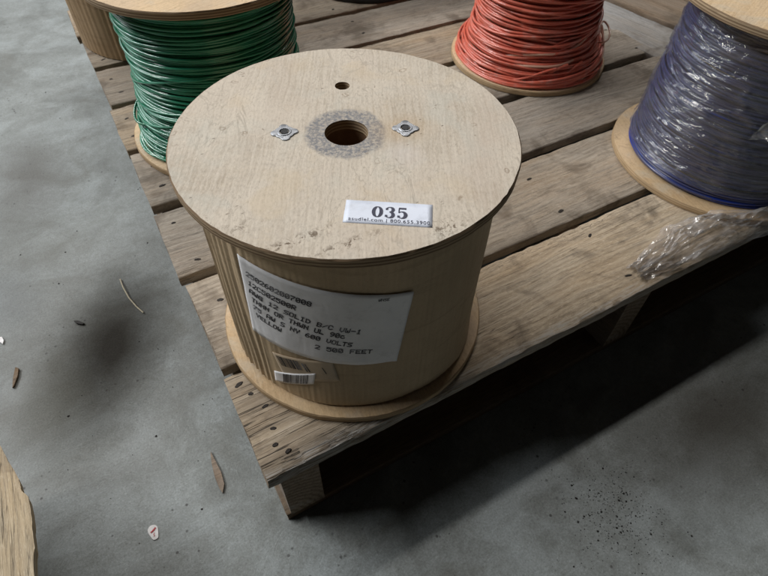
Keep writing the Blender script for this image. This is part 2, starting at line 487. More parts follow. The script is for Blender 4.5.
M = {}
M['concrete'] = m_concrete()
M['board'] = m_board('weathered_pallet_wood', ((0.225, 0.175, 0.125), (0.400, 0.335, 0.262), (0.520, 0.455, 0.375)))
M['board_front'] = m_board('worn_front_plank_wood', ((0.270, 0.210, 0.145), (0.480, 0.395, 0.295), (0.620, 0.530, 0.420)), 0.25, 1.0, True)
M['end'] = m_endgrain()
M['board_dark'] = m_board('dark_pallet_wood', ((0.13, 0.095, 0.066), (0.22, 0.165, 0.12), (0.30, 0.24, 0.18)))
M['board_grey'] = m_board('grey_pallet_wood', ((0.215, 0.205, 0.195), (0.315, 0.310, 0.305), (0.40, 0.395, 0.39)), 0.35)
M['board_pale'] = m_board('pale_split_wood', ((0.30, 0.245, 0.17), (0.46, 0.39, 0.29), (0.58, 0.51, 0.40)), 0.35)
M['stringer'] = m_board('pallet_stringer_wood', ((0.16, 0.115, 0.08), (0.26, 0.195, 0.14), (0.34, 0.27, 0.20)), 0.4)
M['ply_top'] = m_ply('birch_plywood_face', (0.515, 0.452, 0.372), (0.385, 0.322, 0.248), ring=True, grime=True)
M['ply'] = m_ply('plywood_face', (0.60, 0.44, 0.27), (0.46, 0.32, 0.18), rot=R(70))
M['ply_bottom'] = m_ply('tan_board_face', (0.520, 0.370, 0.215), (0.42, 0.285, 0.155), rot=R(10), spots=False)
M['edge'] = m_plyedge('plywood_edge', (0.185, 0.125, 0.075), (0.37, 0.275, 0.175))
M['edge_pale'] = m_plyedge('pale_plywood_edge', (0.33, 0.23, 0.13), (0.46, 0.33, 0.20))
M['card'] = m_card('corrugated_cardboard', (0.460, 0.345, 0.215), (0.530, 0.405, 0.262))
M['card_dark'] = m_card('brown_cardboard', (0.33, 0.215, 0.115), (0.40, 0.275, 0.160))
M['core'] = m_plain('core_tube_board', (0.16, 0.095, 0.055), 0.8, 0.1)
M['steel'] = m_plain('zinc_plate', (0.28, 0.29, 0.31), 0.5, 0.5, 1.0)
M['hex'] = m_plain('dark_bolt_recess', (0.035, 0.035, 0.037), 0.5, 0.4, 0.6)
M['label'] = m_paper('white_label_paper', (0.84, 0.835, 0.85))
M['tag'] = m_paper('lot_tag_paper', (0.66, 0.70, 0.80))
M['tan_label'] = m_paper('tan_label_paper', (0.46, 0.36, 0.25))
M['ink'] = m_ink()
M['tagink'] = m_plain('navy_black_printing', (0.030, 0.032, 0.060), 0.5, 0.3)
M['green'] = m_wire('green_wire_jacket', (0.014, 0.165, 0.086), (0.026, 0.245, 0.138), 0.20)
M['red'] = m_wire('orange_red_wire_jacket', (0.60, 0.115, 0.068), (0.68, 0.165, 0.110), 0.36, 0.4, 0.42)
M['pale_red'] = m_wire('pale_pink_wire_jacket', (0.60, 0.30, 0.22), (0.66, 0.40, 0.30), 0.35, 0.4)
M['blue'] = m_wire('blue_wire_jacket', (0.034, 0.041, 0.118), (0.052, 0.062, 0.155), 0.26)
M['blue_bare'] = m_wire('bare_blue_wire_jacket', (0.012, 0.030, 0.200), (0.020, 0.045, 0.270), 0.26)
M['film'] = m_film('stretch_film', (0.95, 0.95, 0.96), 0.065, 0.085, 26, 0.0036, (1, 1, 4), 0.08)
M['crumple'] = m_film('crumpled_film', (0.93, 0.92, 0.91), 0.26, 0.10, 30, 0.0024, (1, 1, 1), 0.10)
M['dark_plastic'] = m_plain('black_spool_plastic', (0.020, 0.020, 0.021), 0.45, 0.4)
M['nail'] = m_plain('rusty_nail_steel', (0.022, 0.017, 0.014), 0.6, 0.4, 0.5)
M['sticker'] = m_plain('white_sticker', (0.72, 0.70, 0.70), 0.5, 0.3)
M['redink'] = m_plain('red_printing', (0.42, 0.03, 0.04), 0.5, 0.3)
M['splinter'] = m_board('loose_wood_sliver', ((0.16, 0.11, 0.075), (0.22, 0.16, 0.11), (0.28, 0.21, 0.15)), 0.3)
M['straw'] = m_plain('dry_straw', (0.34, 0.30, 0.22), 0.7, 0.2)
M['grit'] = m_plain('black_grit', (0.03, 0.028, 0.026), 0.8, 0.2)


# ------------------------------------------------------------------ object helpers
def link(name, data, mat=None, parent=None, loc=None, rot=None):
    o = bpy.data.objects.new(name, data)
    COL.objects.link(o)
    if mat is not None and name in ('deck_board', 'stringer', 'bottom_board', 'cross_board'):
        mat = [mat, M['end']]
    if mat is not None:
        for q in (mat if isinstance(mat, (list, tuple)) else [mat]):
            data.materials.append(q)
    if parent is not None:
        o.parent = parent
    if loc is not None:
        o.location = loc
    if rot is not None:
        o.rotation_euler = rot
    return o


def bm_obj(name, bm, mat, parent=None, loc=None, rot=None, smooth=True):
    me = bpy.data.meshes.new(name)
    bm.normal_update()
    bm.to_mesh(me)
    bm.free()
    if smooth:
        for f in me.polygons:
            f.use_smooth = True
    return link(name, me, mat, parent, loc, rot)


def py_obj(name, vs, fs, mat, parent=None, loc=None, rot=None, smooth=True):
    me = bpy.data.meshes.new(name)
    me.from_pydata(vs, [], fs)
    me.update()
    if smooth:
        for f in me.polygons:
            f.use_smooth = True
    return link(name, me, mat, parent, loc, rot)


def tag(o, label=None, cat=None, group=None, kind=None):
    for k, v in (('label', label), ('category', cat), ('group', group), ('kind', kind)):
        if v:
            o[k] = v
    return o


def thing(name, loc, label, cat, group=None, rotz=0.0):
    group = group or {'spool': 'wire spools standing on the pallet', 'pallet': 'wooden pallets'}.get(cat)
    o = link(name, None, None, None, loc, (0, 0, rotz))
    o.empty_display_size = 0.03
    return tag(o, label, cat, group)


def sharp(o, ang=35):
    me = o.data
    bm = bmesh.new()
    bm.from_mesh(me)
    for e in bm.edges:
        if len(e.link_faces) == 2 and e.calc_face_angle(0) > R(ang):
            e.smooth = False
    bm.to_mesh(me)
    bm.free()
    return o


def nz(x, y=0.0, z=0.0):
    return mnoise.noise(Vector((x, y, z)))


# ------------------------------------------------------------------ floor
bm = bmesh.new()
bmesh.ops.create_grid(bm, x_segments=1, y_segments=1, size=14)
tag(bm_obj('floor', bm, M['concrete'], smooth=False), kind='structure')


# ------------------------------------------------------------------ pallet
def board_mesh(name, L, W, H, seed, rough=0.0015, worn=0.003, nx=70):
    """a sawn board: x 0..L, y 0..W, z 0..H with worn, slightly wavy arrises"""
    prof = [(0, 0.0), (0, H * 0.35), (0, H - worn), (worn * 0.35, H - worn * 0.35), (worn * 1.2, H),
            (W * 0.2, H), (W * 0.4, H), (W * 0.6, H), (W * 0.8, H),
            (W - worn * 1.2, H), (W - worn * 0.35, H - worn * 0.35), (W, H - worn), (W, H * 0.35), (W, 0)]
    vs, fs = [], []
    n = len(prof)
    for i in range(nx + 1):
        x = L * i / nx
        for j, (y, z) in enumerate(prof):
            side = -1 if j < 5 else (1 if j > 8 else 0)
            dy = side * rough * (0.45 * nz(x * 5, seed * 3.1 + side, j * 0.13) + 0.45 * nz(x * 60, seed, j * 0.3 + side)) if side else 0
            dz = 0.0007 * nz(x * 6, y * 25, seed * 1.7) if 3 <= j <= 10 else 0
            if j in (2, 3, 4, 9, 10, 11):
                dz -= worn * (0.8 * max(0, nz(x * 22, seed * 2.3, side * 4.0)) + 0.5 * max(0, nz(x * 75, seed * 1.3, side * 7.0)))
            dx = 0
            if i in (0, nx):
                dx = 0.0022 * nz(y * 60, seed * 5.0 + i, z * 40) + 0.002 * nz(y * 14, seed * 2 + i)
            vs.append((x + dx, y + dy, z + dz))
    for i in range(nx):
        for j in range(n - 1):
            a = i * n + j
            fs.append((a, a + 1, a + n + 1, a + n))
        fs.append((i * n + n - 1, i * n, (i + 1) * n, (i + 1) * n + n - 1))
    fs.append(tuple(range(n - 1, -1, -1)))
    fs.append(tuple(nx * n + j for j in range(n)))
    me = bpy.data.meshes.new(name)
    me.from_pydata(vs, [], fs)
    me.update()
    bm = bmesh.new()
    bm.from_mesh(me)
    bmesh.ops.recalc_face_normals(bm, faces=bm.faces)
    for f in bm.faces:
        f.smooth = True
        f.material_index = 1 if len(f.verts) > 4 else 0
    for e in bm.edges:
        if len(e.link_faces) == 2 and e.calc_face_angle(0) > R(38):
            e.smooth = False
    bm.to_mesh(me)
    bm.free()
    return me


def nail_mesh(r=0.0034):
    bm = bmesh.new()
    bmesh.ops.create_cone(bm, cap_ends=True, segments=14, radius1=r, radius2=r * 0.8, depth=0.0006)
    for v in bm.verts:
        a = math.atan2(v.co.y, v.co.x)
        k = 1 + 0.30 * nz(math.cos(a) * 1.6, math.sin(a) * 1.6, 3.7)
        v.co.x *= k
        v.co.y *= k
    me = bpy.data.meshes.new('nail')
    bm.to_mesh(me)
    bm.free()
    me.materials.append(M['nail'])
    return me


NAIL = nail_mesh()


def add_nail(board, x, y, H, s=1.0):
    o = bpy.data.objects.new('nail', NAIL)
    COL.objects.link(o)
    o.parent = board
    o.location = (x, y, H + 0.0002)
    o.scale = (s * random.uniform(0.9, 1.9), s * random.uniform(0.55, 0.9), 1)
    o.rotation_euler = (0, 0, random.uniform(-0.5, 0.5))


DECK = 0.016
pal = thing('pallet', (0, 0, 0), 'weathered wooden pallet of wide plank boards carrying the wire spools', 'pallet')
edges = [(-0.001, 0.133), (0.143, 0.284), (0.299, 0.432), (0.451, 0.588), (0.600, 0.732), (0.744, 0.875), (0.888, 1.018), (1.032, 1.165)]
for k, (y0, y1) in enumerate(edges):
    x0 = random.uniform(-0.006, 0.001) if k else -0.004
    L = 1.004 - x0 + random.uniform(-0.005, 0.004)
    b = link('deck_board', board_mesh('deck_board', L, y1 - y0, DECK, k + 1.3, 0.0022 if k == 0 else 0.0014, 0.0060 if k == 0 else 0.003, 240 if k == 0 else 110),
             M['board_front' if k == 0 else 'board'], pal, (x0, y0, T - DECK))
    for sx in (0.022, 0.512, 0.985):
        for f in (0.22, 0.74):
            add_nail(b, sx - x0 + random.uniform(-0.007, 0.007), (y1 - y0) * (f + random.uniform(-0.07, 0.07)), DECK)
    if k == 0:
        for (nx_, ny_, s_) in ((0.022, 0.050, 0.9), (0.026, 0.020, 1.1), (0.024, 0.078, 0.9), (0.008, 0.116, 1.2)):
            add_nail(b, nx_ - x0, ny_, DECK, s_)
for sx in (0.008, 0.492, 0.958):
    me = board_mesh('stringer', 1.160, 0.042, T - 2 * DECK - 0.0006, sx * 9 + 4, 0.0012, 0.0035, 60)
    # runs along +Y: rotate the board a quarter turn
    o = link('stringer', me, M['stringer'], pal, (sx + 0.042, 0.0025, DECK + 0.0002), (0, 0, R(90)))
for (y0, y1) in ((0.004, 0.098), (0.53, 0.64), (1.05, 1.16)):
    link('bottom_board', board_mesh('bottom_board', 1.0, y1 - y0, DECK - 0.0006, y0 * 5 + 9, 0.001, 0.003, 40), M['board_dark'], pal, (0.003, y0, 0.0003))

# the second pallet, at the right: grey boards running away from the camera
pal2 = thing('pallet', (1.000, 0.350, 0), 'grey pallet whose boards run crosswise behind the blue spool', 'pallet', None, R(9.5))
for k, (x0, x1) in enumerate(((0.000, 0.138), (0.156, 0.29), (0.306, 0.44))):
    me = board_mesh('deck_board', 1.15, x1 - x0, DECK, 40 + k, 0.0015, 0.003, 60)
    b = link('deck_board', me, M['board_grey'] if k == 0 else M['board_dark'], pal2, (x1, 0.0, T - DECK), (0, 0, R(90)))
    for sy in (0.03, 0.55):
        for f in (0.25, 0.75):
            add_nail(b, sy, (x1 - x0) * f, DECK)
for sy in (0.01, 0.53, 1.09):
    link('stringer', board_mesh('stringer', 0.50, 0.042, T - DECK - 0.0004, sy * 7 + 2, 0.001, 0.003, 24), M['stringer'], pal2, (0.004, sy, 0.0002))
cb = link('cross_board', board_mesh('cross_board', 0.42, 0.09, 0.028, 77, 0.001, 0.003, 30), M['board_dark'], pal2, (0.150, 0.330, T + 0.0003), (0, 0, R(4)))

# the third pallet: only the split end of a pale board reaches into the lower left corner
pal3 = thing('pallet', (-0.30, -0.1, 0), 'pale wooden pallet with a split board end at the bottom left corner', 'pallet')
out = [(-0.30, -0.16), (0.086, -0.16), (0.0850, -0.06), (0.0862, 0.02), (0.0875, 0.060), (0.0888, 0.095), (0.0890, 0.118), (0.0925, 0.150),
       (0.0940, 0.178), (0.0932, 0.196), (0.0886, 0.203), (0.0880, 0.214), (0.0862, 0.222), (0.0800, 0.246), (0.0745, 0.268), (0.066, 0.30), (0.05, 0.335), (0.02, 0.345), (-0.30, 0.345)]
bm = bmesh.new()
fine = []
for i, (x, y) in enumerate(out):
    x2, y2 = out[(i + 1) % len(out)]
    nseg = 6 if 1 <= i <= 15 else 1
    for s_ in range(nseg):
        t = s_ / nseg
        q = (x + (x2 - x) * t, y + (y2 - y) * t)
        if nseg > 1:
            q = (q[0] + 0.0012 * nz(q[1] * 130, 3.3) + 0.0008 * nz(q[1] * 420, 9.1), q[1])
        fine.append(q)
top_v = [bm.verts.new((x, y, T + 0.0012 * nz(x * 30, y * 30))) for x, y in fine]
bot_v = [bm.verts.new((x - 0.004 if x > 0 else x, y, T - 0.017)) for x, y in fine]
bm.faces.new(top_v)
bm.faces.new(bot_v[::-1])
for i in range(len(fine)):
    j = (i + 1) % len(fine)
    bm.faces.new((top_v[j], top_v[i], bot_v[i], bot_v[j]))
bmesh.ops.rotate(bm, verts=bm.verts, cent=(0, 0, 0), matrix=Matrix.Rotation(R(-86), 3, 'Z'))
ob = bm_obj('split_board', bm, M['board_pale'], pal3, None, (0, 0, R(86)), smooth=False)
link('stringer', board_mesh('stringer', 0.34, 0.040, T - 0.0175, 51, 0.001, 0.003, 24), M['stringer'], pal3, (0.015, -0.14, 0.0002), (0, 0, R(90)))
link('stringer', board_mesh('stringer', 0.34, 0.040, T - 0.0175, 57, 0.001, 0.003, 24), M['stringer'], pal3, (-0.22, -0.14, 0.0002), (0, 0, R(90)))


# ------------------------------------------------------------------ spool builders
FT = 0.0095


def flange(name, r, z, parent, mats, holes=(), th=FT, seed=0, segs=160, rough=0.0005):
    """round plywood disc with bored holes and a worn rim; mats = (face, edge)"""
    bm = bmesh.new()
    c = 0.0012
    rim = [(r - c, 0.0), (r, c), (r, th * 0.5), (r, th - c), (r - c * 0.9, th)]
    n = len(rim)
    rows = []
    for i in range(segs):
        a = 2 * PI * i / segs
        dr = rough * (nz(math.cos(a) * 5, math.sin(a) * 5, seed) + 0.7 * nz(math.cos(a) * 19, math.sin(a) * 19, seed))
        row = []
        for k, (rr, zz) in enumerate(rim):
            d2 = 0.0005 * nz(math.cos(a) * 40, math.sin(a) * 40, seed + k * 1.7) if k in (3, 4) else 0
            row.append(bm.verts.new(((rr + dr + d2) * math.cos(a), (rr + dr + d2) * math.sin(a), zz)))
        rows.append(row)
    for i in range(segs):
        j = (i + 1) % segs
        for k in range(n - 1):
            f = bm.faces.new((rows[i][k], rows[j][k], rows[j][k + 1], rows[i][k + 1]))
            f.material_index = 1
    # holes
    hl = []
    for (hx, hy, hr) in holes:
        ns = 40 if hr > 0.012 else 22
        tp, bt = [], []
        for i in range(ns):
            a = 2 * PI * i / ns
            q = hr * (1 + 0.012 * nz(a * 3, hx * 90))
            tp.append(bm.verts.new((hx + q * math.cos(a), hy + q * math.sin(a), th)))
            bt.append(bm.verts.new((hx + q * math.cos(a), hy + q * math.sin(a), 0)))
        for i in range(ns):
            j = (i + 1) % ns
            f = bm.faces.new((tp[j], tp[i], bt[i], bt[j]))
            f.material_index = 1
        hl.append((tp, bt))
    bm.edges.ensure_lookup_table()

    def fill(loops):
        es = []
        for lp in loops:
            for i in range(len(lp)):
                e = bm.edges.get((lp[i], lp[(i + 1) % len(lp)]))
                es.append(e)
        res = bmesh.ops.triangle_fill(bm, use_beauty=True, use_dissolve=False, edges=es)
        return [f for f in res['geom'] if isinstance(f, bmesh.types.BMFace)]
    ft = fill([[row[-1] for row in rows]] + [h[0] for h in hl])
    fb = fill([[row[0] for row in rows]] + [h[1] for h in hl])
    bm.normal_update()
    for f in ft:
        f.material_index = 0
        if f.normal.z < 0:
            f.normal_flip()
    for f in fb:
        f.material_index = 0
        if f.normal.z > 0:
            f.normal_flip()
    o = bm_obj(name, bm, list(mats), parent, (0, 0, z))
    return sharp(o, 40)


def lathe(name, prof, mat, parent, segs=96, disp=None, loc=(0, 0, 0), closed=False):
    """revolve (r,z) points; disp(a, z) adds to the radius"""
    vs, fs = [], []
    n = len(prof)
    for i in range(segs):
        a = 2 * PI * i / segs
        for (r, z) in prof:
            rr = r + (disp(a, z) if disp else 0)
            vs.append((rr * math.cos(a), rr * math.sin(a), z))
    for i in range(segs):
        j = (i + 1) % segs
        for k in range(n - 1 if not closed else n):
            k2 = (k + 1) % n
            fs.append((i * n + k, j * n + k, j * n + k2, i * n + k2))
    return sharp(py_obj(name, vs, fs, mat, parent, loc), 50)


def tube(pts, rad, sides=6, closed=False):
    """list of Vectors -> verts, faces of a swept tube"""
    vs, fs = [], []
    n = len(pts)
    up = Vector((0, 0, 1))
    for i, p in enumerate(pts):
        if closed:
            t = pts[(i + 1) % n] - pts[i - 1]
        else:
            t = pts[min(i + 1, n - 1)] - pts[max(i - 1, 0)]
        t.normalize()
        s = t.cross(up)
        if s.length < 1e-4:
            s = Vector((1, 0, 0))
        s.normalize()
        u = s.cross(t)
        for k in range(sides):
            a = 2 * PI * k / sides
            vs.append(p + (s * math.cos(a) + u * math.sin(a)) * rad)
    for i in range(n if closed else n - 1):
        j = (i + 1) % n
        for k in range(sides):
            k2 = (k + 1) % sides
            fs.append((i * sides + k, i * sides + k2, j * sides + k2, j * sides + k))
    return vs, fs


class Tubes:
    def __init__(s):
        s.v, s.f = [], []

    def add(s, pts, rad, sides=6, closed=False):
        v, f = tube([Vector(p) for p in pts], rad, sides, closed)
        o = len(s.v)
        s.v += [tuple(q) for q in v]
        s.f += [tuple(i + o for i in q) for q in f]

    def build(s, name, mat, parent):
        return py_obj(name, s.v, s.f, mat, parent)


def winding(parent, prof, z0, z1, wr, seed, jr=0.0008, jz=0.001, tilt=0.002, mat=None, segs=110, pitch=1.0, name='wire', skip=0.0, wob=0.0):
    """rings of wire piled over a drum; prof(z) = outer radius"""
    rnd = random.Random(seed)
    t = Tubes()
    z = z0
    k = 0
    while z < z1:
        r = prof((z - z0) / (z1 - z0)) + rnd.gauss(0, jr)
        dz = rnd.gauss(0, jz)
        ph, ph2, ph3 = (rnd.uniform(0, 6.28) for _ in range(3))
        ta = abs(rnd.gauss(0, tilt))
        pts = []
        for i in range(segs):
            a = 2 * PI * i / segs
            rr = r + jr * 0.8 * math.sin(2 * a + ph2) + jr * 0.6 * math.sin(5 * a + ph3) + wob * nz(math.cos(a) * 2.2, math.sin(a) * 2.2, k * 0.6 + seed)
            zz = z + dz + ta * math.sin(a + ph) + jz * 0.6 * math.sin(3 * a + ph3)
            zz = min(max(zz, z0 - wr * 0.2), z1 + wr * 0.3)
            pts.append((rr * math.cos(a), rr * math.sin(a), zz))
        if rnd.random() >= skip:
            t.add(pts, wr, 7, True)
        z += 2 * wr * pitch
        k += 1
    return t


def crossings(t, n, rad, z0, z1, wr, seed):
    """stray turns lying slantwise over the winding"""
    rnd = random.Random(seed)
    for k in range(n):
        za = rnd.uniform(z0, z1)
        zb = min(max(za + rnd.uniform(-0.05, 0.05), z0), z1)
        a0, sw = rnd.uniform(0, 6.28), R(rnd.uniform(90, 260))
        ph = rnd.uniform(0, 6)
        pts = []
        for i in range(61):
            q = i / 60
            e = min(1.0, q * 9, (1 - q) * 9)
            z = za + (zb - za) * (q * q * (3 - 2 * q)) + 0.002 * math.sin(q * 7 + ph)
            r = rad(z) - 0.004 * (1 - e)
            a = a0 + sw * q
            pts.append((r * math.cos(a), r * math.sin(a), min(max(z, z0), z1)))
        t.add(pts, wr, 7)


# ------------------------------------------------------------------ the main spool
MR = 0.1525
MH = 0.25
sp = thing('wire_spool', (0.1678, 0.1502, T), 'pale plywood spool with brown cardboard wrap, paper label and 035 tag', 'spool')
flange('bottom_flange', MR, 0.0002, sp, (M['ply_bottom'], M['edge_pale']), [(0, 0, 0.02)], seed=3)
flange('top_flange', MR, MH - FT, sp, (M['ply_top'], M['edge']), [(0, 0, 0.0192), (0.0312, 0.0708, 0.0072)], seed=8)
lathe('core_tube', [(0.0225, FT + 0.001), (0.0225, MH - FT - 0.0005), (0.0205, MH - FT - 0.0005), (0.0205, FT + 0.001)], M['core'], sp, 48, closed=True)

WR = 0.1395


def wrapdisp(a, z):
    ad = math.degrees(a)
    ad = ad if ad < 180 else ad - 360
    d = 0.00010 * math.sin(a * 150 + nz(a * 8, z * 4)) + 0.00025 * nz(a * 30, z * 2)
    # deep crumpled flutes where the cardboard laps at the left
    g1 = min(1.0, max(0.0, 1 - abs(ad + 172) / 24) * 1.8)
    d += g1 * (0.0009 * math.sin(ad * 1.5 + 2.5 * nz(ad * 0.12, z * 5)) + 0.0012 * nz(ad * 0.5, 2.0, z * 4) + 0.0006 * nz(ad * 1.3, z * 14, 4.0))
    d += 0.0009 * nz(math.cos(a) * 3, math.sin(a) * 3, z * 9)
    # bottom edge flares at the front right
    g2 = max(0.0, 1 - abs(ad + 62) / 28) * max(0.0, 1 - (z - 0.014) / 0.03)
    d += 0.004 * g2
    return d


prof = [(WR - 0.003, MH - FT - 0.0015)] + [(WR, MH - FT - 0.0015 - i * (MH - FT - 0.0145) / 26) for i in range(27)]
prof[-1] = (WR, 0.0128)
prof.append((WR - 0.003, 0.0126))
wrap = lathe('cardboard_wrap', prof, M['card'], sp, 720, wrapdisp)
# ---- label on the drum
LQ = {'TL': (-155.0, 0.2152), 'TR': (-95.0, 0.1889), 'BR': (-99.6, 0.0909), 'BL': (-158.0, 0.1060)}


def cylpt(ad, z, r):
    a = R(ad)
    return (r * math.cos(a), r * math.sin(a), z)


def quad_on_drum(name, q, r, mat, parent, nu=48, nv=14, th=0.0003, curl=None):
    vs, fs = [], []
    for j in range(nv + 1):
        v = j / nv
        for i in range(nu + 1):
            u = i / nu
            ad = (q['TL'][0] * (1 - u) + q['TR'][0] * u) * (1 - v) + (q['BL'][0] * (1 - u) + q['BR'][0] * u) * v
            z = (q['TL'][1] * (1 - u) + q['TR'][1] * u) * (1 - v) + (q['BL'][1] * (1 - u) + q['BR'][1] * u) * v
            vs.append(cylpt(ad, z, r + 0.35 * wrapdisp(R(ad) % (2 * PI), z) + (curl(u, v) if curl else 0)))
    for j in range(nv):
        for i in range(nu):
            a = j * (nu + 1) + i
            fs.append((a, a + nu + 1, a + nu + 2, a + 1))
    o = py_obj(name, vs, fs, mat, parent)
    md = o.modifiers.new('solid', 'SOLIDIFY')
    md.thickness = th
    md.offset = -1
    return o


def lcurl(u, v):
    return 0.0009 * max(0, (u - 0.93) / 0.07) ** 2 + 0.0004 * nz(u * 6, v * 5, 1.0)


LR = WR + 0.0015
lab = quad_on_drum('paper_label', LQ, LR, M['label'], sp, 60, 18, curl=lcurl)
lab['label'] = 'large white paper label printed with wire type and length'

FONT = {'0': '3E5149453E', '1': '00427F4000', '2': '4261514946', '5': '2745454539', '6': '3C4A494930', '7': '0171090503', '8': '3649494936',
        '9': '064949291E', 'A': '7E1111117E', 'B': '7F49494936', 'C': '3E41414122', 'D': '7F4141221C', 'E': '7F49494941', 'F': '7F09090901',
        'G': '3E4149497A', 'H': '7F0808087F', 'I': '00417F4100', 'L': '7F40404040', 'N': '7F0408107F', 'O': '3E4141413E', 'R': '7F09192946',
        'S': '4649494931', 'T': '01017F0101', 'U': '3F4040403F', 'V': '1F2040201F', 'W': '3F4038403F', 'Y': '0708700807', 'M': '7F020C027F',
        'c': '3844444420', '/': '2010080402', '-': '0808080808', 'P': '7F09090906'}


def dots(text):
    """yield (x0, x1, y0, y1) runs in units of one dot; a character is 6 wide, y up with 0 at the baseline"""
    for ci, ch in enumerate(text):
        if ch == ' ':
            continue
        h = FONT[ch]
        cols = [int(h[i:i + 2], 16) for i in range(0, 10, 2)]
        for row in range(7):
            run = None
            for c in range(6):
                on = c < 5 and (cols[c] >> row) & 1
                if on and run is None:
                    run = c
                if not on and run is not None:
                    yield (ci * 6 + run, ci * 6 + c, 6 - row, 7 - row)
                    run = None


def text_on_drum(lines, r, parent, name):
    vs, fs = [], []
    rnd = random.Random(5)
    for (txt, ad, z, slope, pitch, ch_h) in lines:
        du, dv = pitch / 6, ch_h / 7
        c, s = math.cos(R(slope)), math.sin(R(slope))
        a0 = R(ad)
        for (x0, x1, y0, y1) in dots(txt):
            xs, ys = (x0 - 0.22, x1 + 0.22), (y0 - 0.16, y1 + 0.30)
            seg = max(1, int(x1 - x0))
            base = len(vs)
            for i in range(seg + 1):
                xx = (xs[0] + (xs[1] - xs[0]) * i / seg) * du
                for yy in ys:
                    yv = yy * dv
                    px, pz = xx * c + yv * s, -xx * s + yv * c
                    a = a0 + px / WR
                    q = cylpt(math.degrees(a), z + pz, 1.0)
                    # height above the drum follows the label below
                    uu = (math.degrees(a) + 156) / 58
                    vv = (0.205 - (z + pz)) / 0.105
                    rr = r + 0.35 * wrapdisp(a % (2 * PI), z + pz) + lcurl(min(max(uu, 0), 1), min(max(vv, 0), 1)) + 0.00025
                    vs.append((q[0] * rr, q[1] * rr, q[2]))
            for i in range(seg):
                b = base + i * 2
                fs.append((b, b + 2, b + 3, b + 1))
    return py_obj(name, vs, fs, M['ink'], parent, smooth=False)


HT = 0.0064
text_on_drum([('2502602007008', -153.2, 0.1925, 13.0, 0.0046, HT),
              ('12C502500R', -153.3, 0.1812, 14.0, 0.0046, HT),
              ('AWG 12 SOLID B/C VW-1', -153.8, 0.1700, 15.2, 0.0049, HT),
              ('THHN OR THWN UL 90c', -153.6, 0.1585, 14.0, 0.0046, HT),
              ('75 AW S NY 600 VOLTS', -153.9, 0.1475, 14.2, 0.0047, HT),
              ('YELLOW', -153.6, 0.1365, 14.0, 0.0046, HT),
              ('2 500 FEET', -130.2, 0.1185, 7.5, 0.0052, HT),
              ('WHSE', -107.2, 0.1862, 8.0, 0.0024, 0.0032)], LR, lab, 'printed_text')

# ---- bar code stickers under it
bq = {'TL': (-150.0, 0.0850), 'TR': (-124.2, 0.1000), 'BR': (-122.0, 0.0645), 'BL': (-147.0, 0.0490)}
bs = quad_on_drum('barcode_sticker', bq, WR + 0.0010, M['tan_label'], sp, 24, 8)
bs['label'] = 'tan sticker with a bar code, half torn off'
wq = {'TL': (-151.5, 0.0480), 'TR': (-131.4, 0.0742), 'BR': (-132.8, 0.0530), 'BL': (-152.3, 0.0260)}
ws = quad_on_drum('barcode_strip', wq, WR + 0.0017, M['label'], sp, 24, 6)
ws['label'] = 'white strip printed with a bar code'


def bars(name, q, r, u0, u1, v0, v1, n, seed, parent, mat, slant=0.0):
    rnd = random.Random(seed)
    vs, fs = [], []
    u = u0
    while u < u1:
        wd = rnd.choice((0.010, 0.014, 0.020, 0.030))
        b = len(vs)
        for uu in (u, u + wd):
            for v in (v0, v1):
                ue = uu + slant * (v - v0)
                ad = (q['TL'][0] * (1 - ue) + q['TR'][0] * ue) * (1 - v) + (q['BL'][0] * (1 - ue) + q['BR'][0] * ue) * v
                z = (q['TL'][1] * (1 - ue) + q['TR'][1] * ue) * (1 - v) + (q['BL'][1] * (1 - ue) + q['BR'][1] * ue) * v
                vs.append(cylpt(ad, z, r + 0.35 * wrapdisp(R(ad) % (2 * PI), z) + 0.00025))
        fs.append((b, b + 2, b + 3, b + 1))
        u += wd + rnd.choice((0.010, 0.014, 0.022))
    return py_obj(name, vs, fs, mat, parent, smooth=False)


bars('bar_code', bq, WR + 0.0010, 0.06, 0.42, 0.10, 0.52, 20, 3, bs, M['ink'], 0.05)
bars('bar_code', bq, WR + 0.0010, 0.48, 0.56, 0.18, 0.55, 3, 9, bs, M['ink'], 0.10)
bars('mark', bq, WR + 0.0010, 0.80, 0.815, 0.30, 0.60, 1, 4, bs, M['ink'], 0.10)
bars('bar_code', wq, WR + 0.0017, 0.24, 0.86, 0.08, 0.92, 20, 12, ws, M['ink'])

# ---- lot tag on the top
tl, tr, br_, bl_ = Vector((0.127, 0.071)), Vector((0.184, 0.034)), Vector((0.170, 0.013)), Vector((0.114, 0.050))
cen = (tl + tr + br_ + bl_) / 4 - Vector((0.1678, 0.1502))
ax = ((tr - tl) + (br_ - bl_)).normalized()
TW, TH_ = 0.0665, 0.0252
tang = math.atan2(ax.y, ax.x)
vs, fs = [], []
for j in range(7):
    for i in range(17):
        u, v = i / 16 - 0.5, j / 6 - 0.5
        h = 0.00022 + 0.00006 * nz(u * 4, v * 3)
        vs.append((u * TW, v * TH_, h))
for j in range(6):
    for i in range(16):
        a = j * 17 + i
        fs.append((a, a + 1, a + 18, a + 17))
tago = py_obj('lot_tag', vs, fs, M['tag'], sp, (cen.x, cen.y, MH), (0, 0, tang))
md = tago.modifiers.new('solid', 'SOLIDIFY')
md.thickness = 0.00012
md.offset = -1
tago['label'] = 'small white tag printed 035'


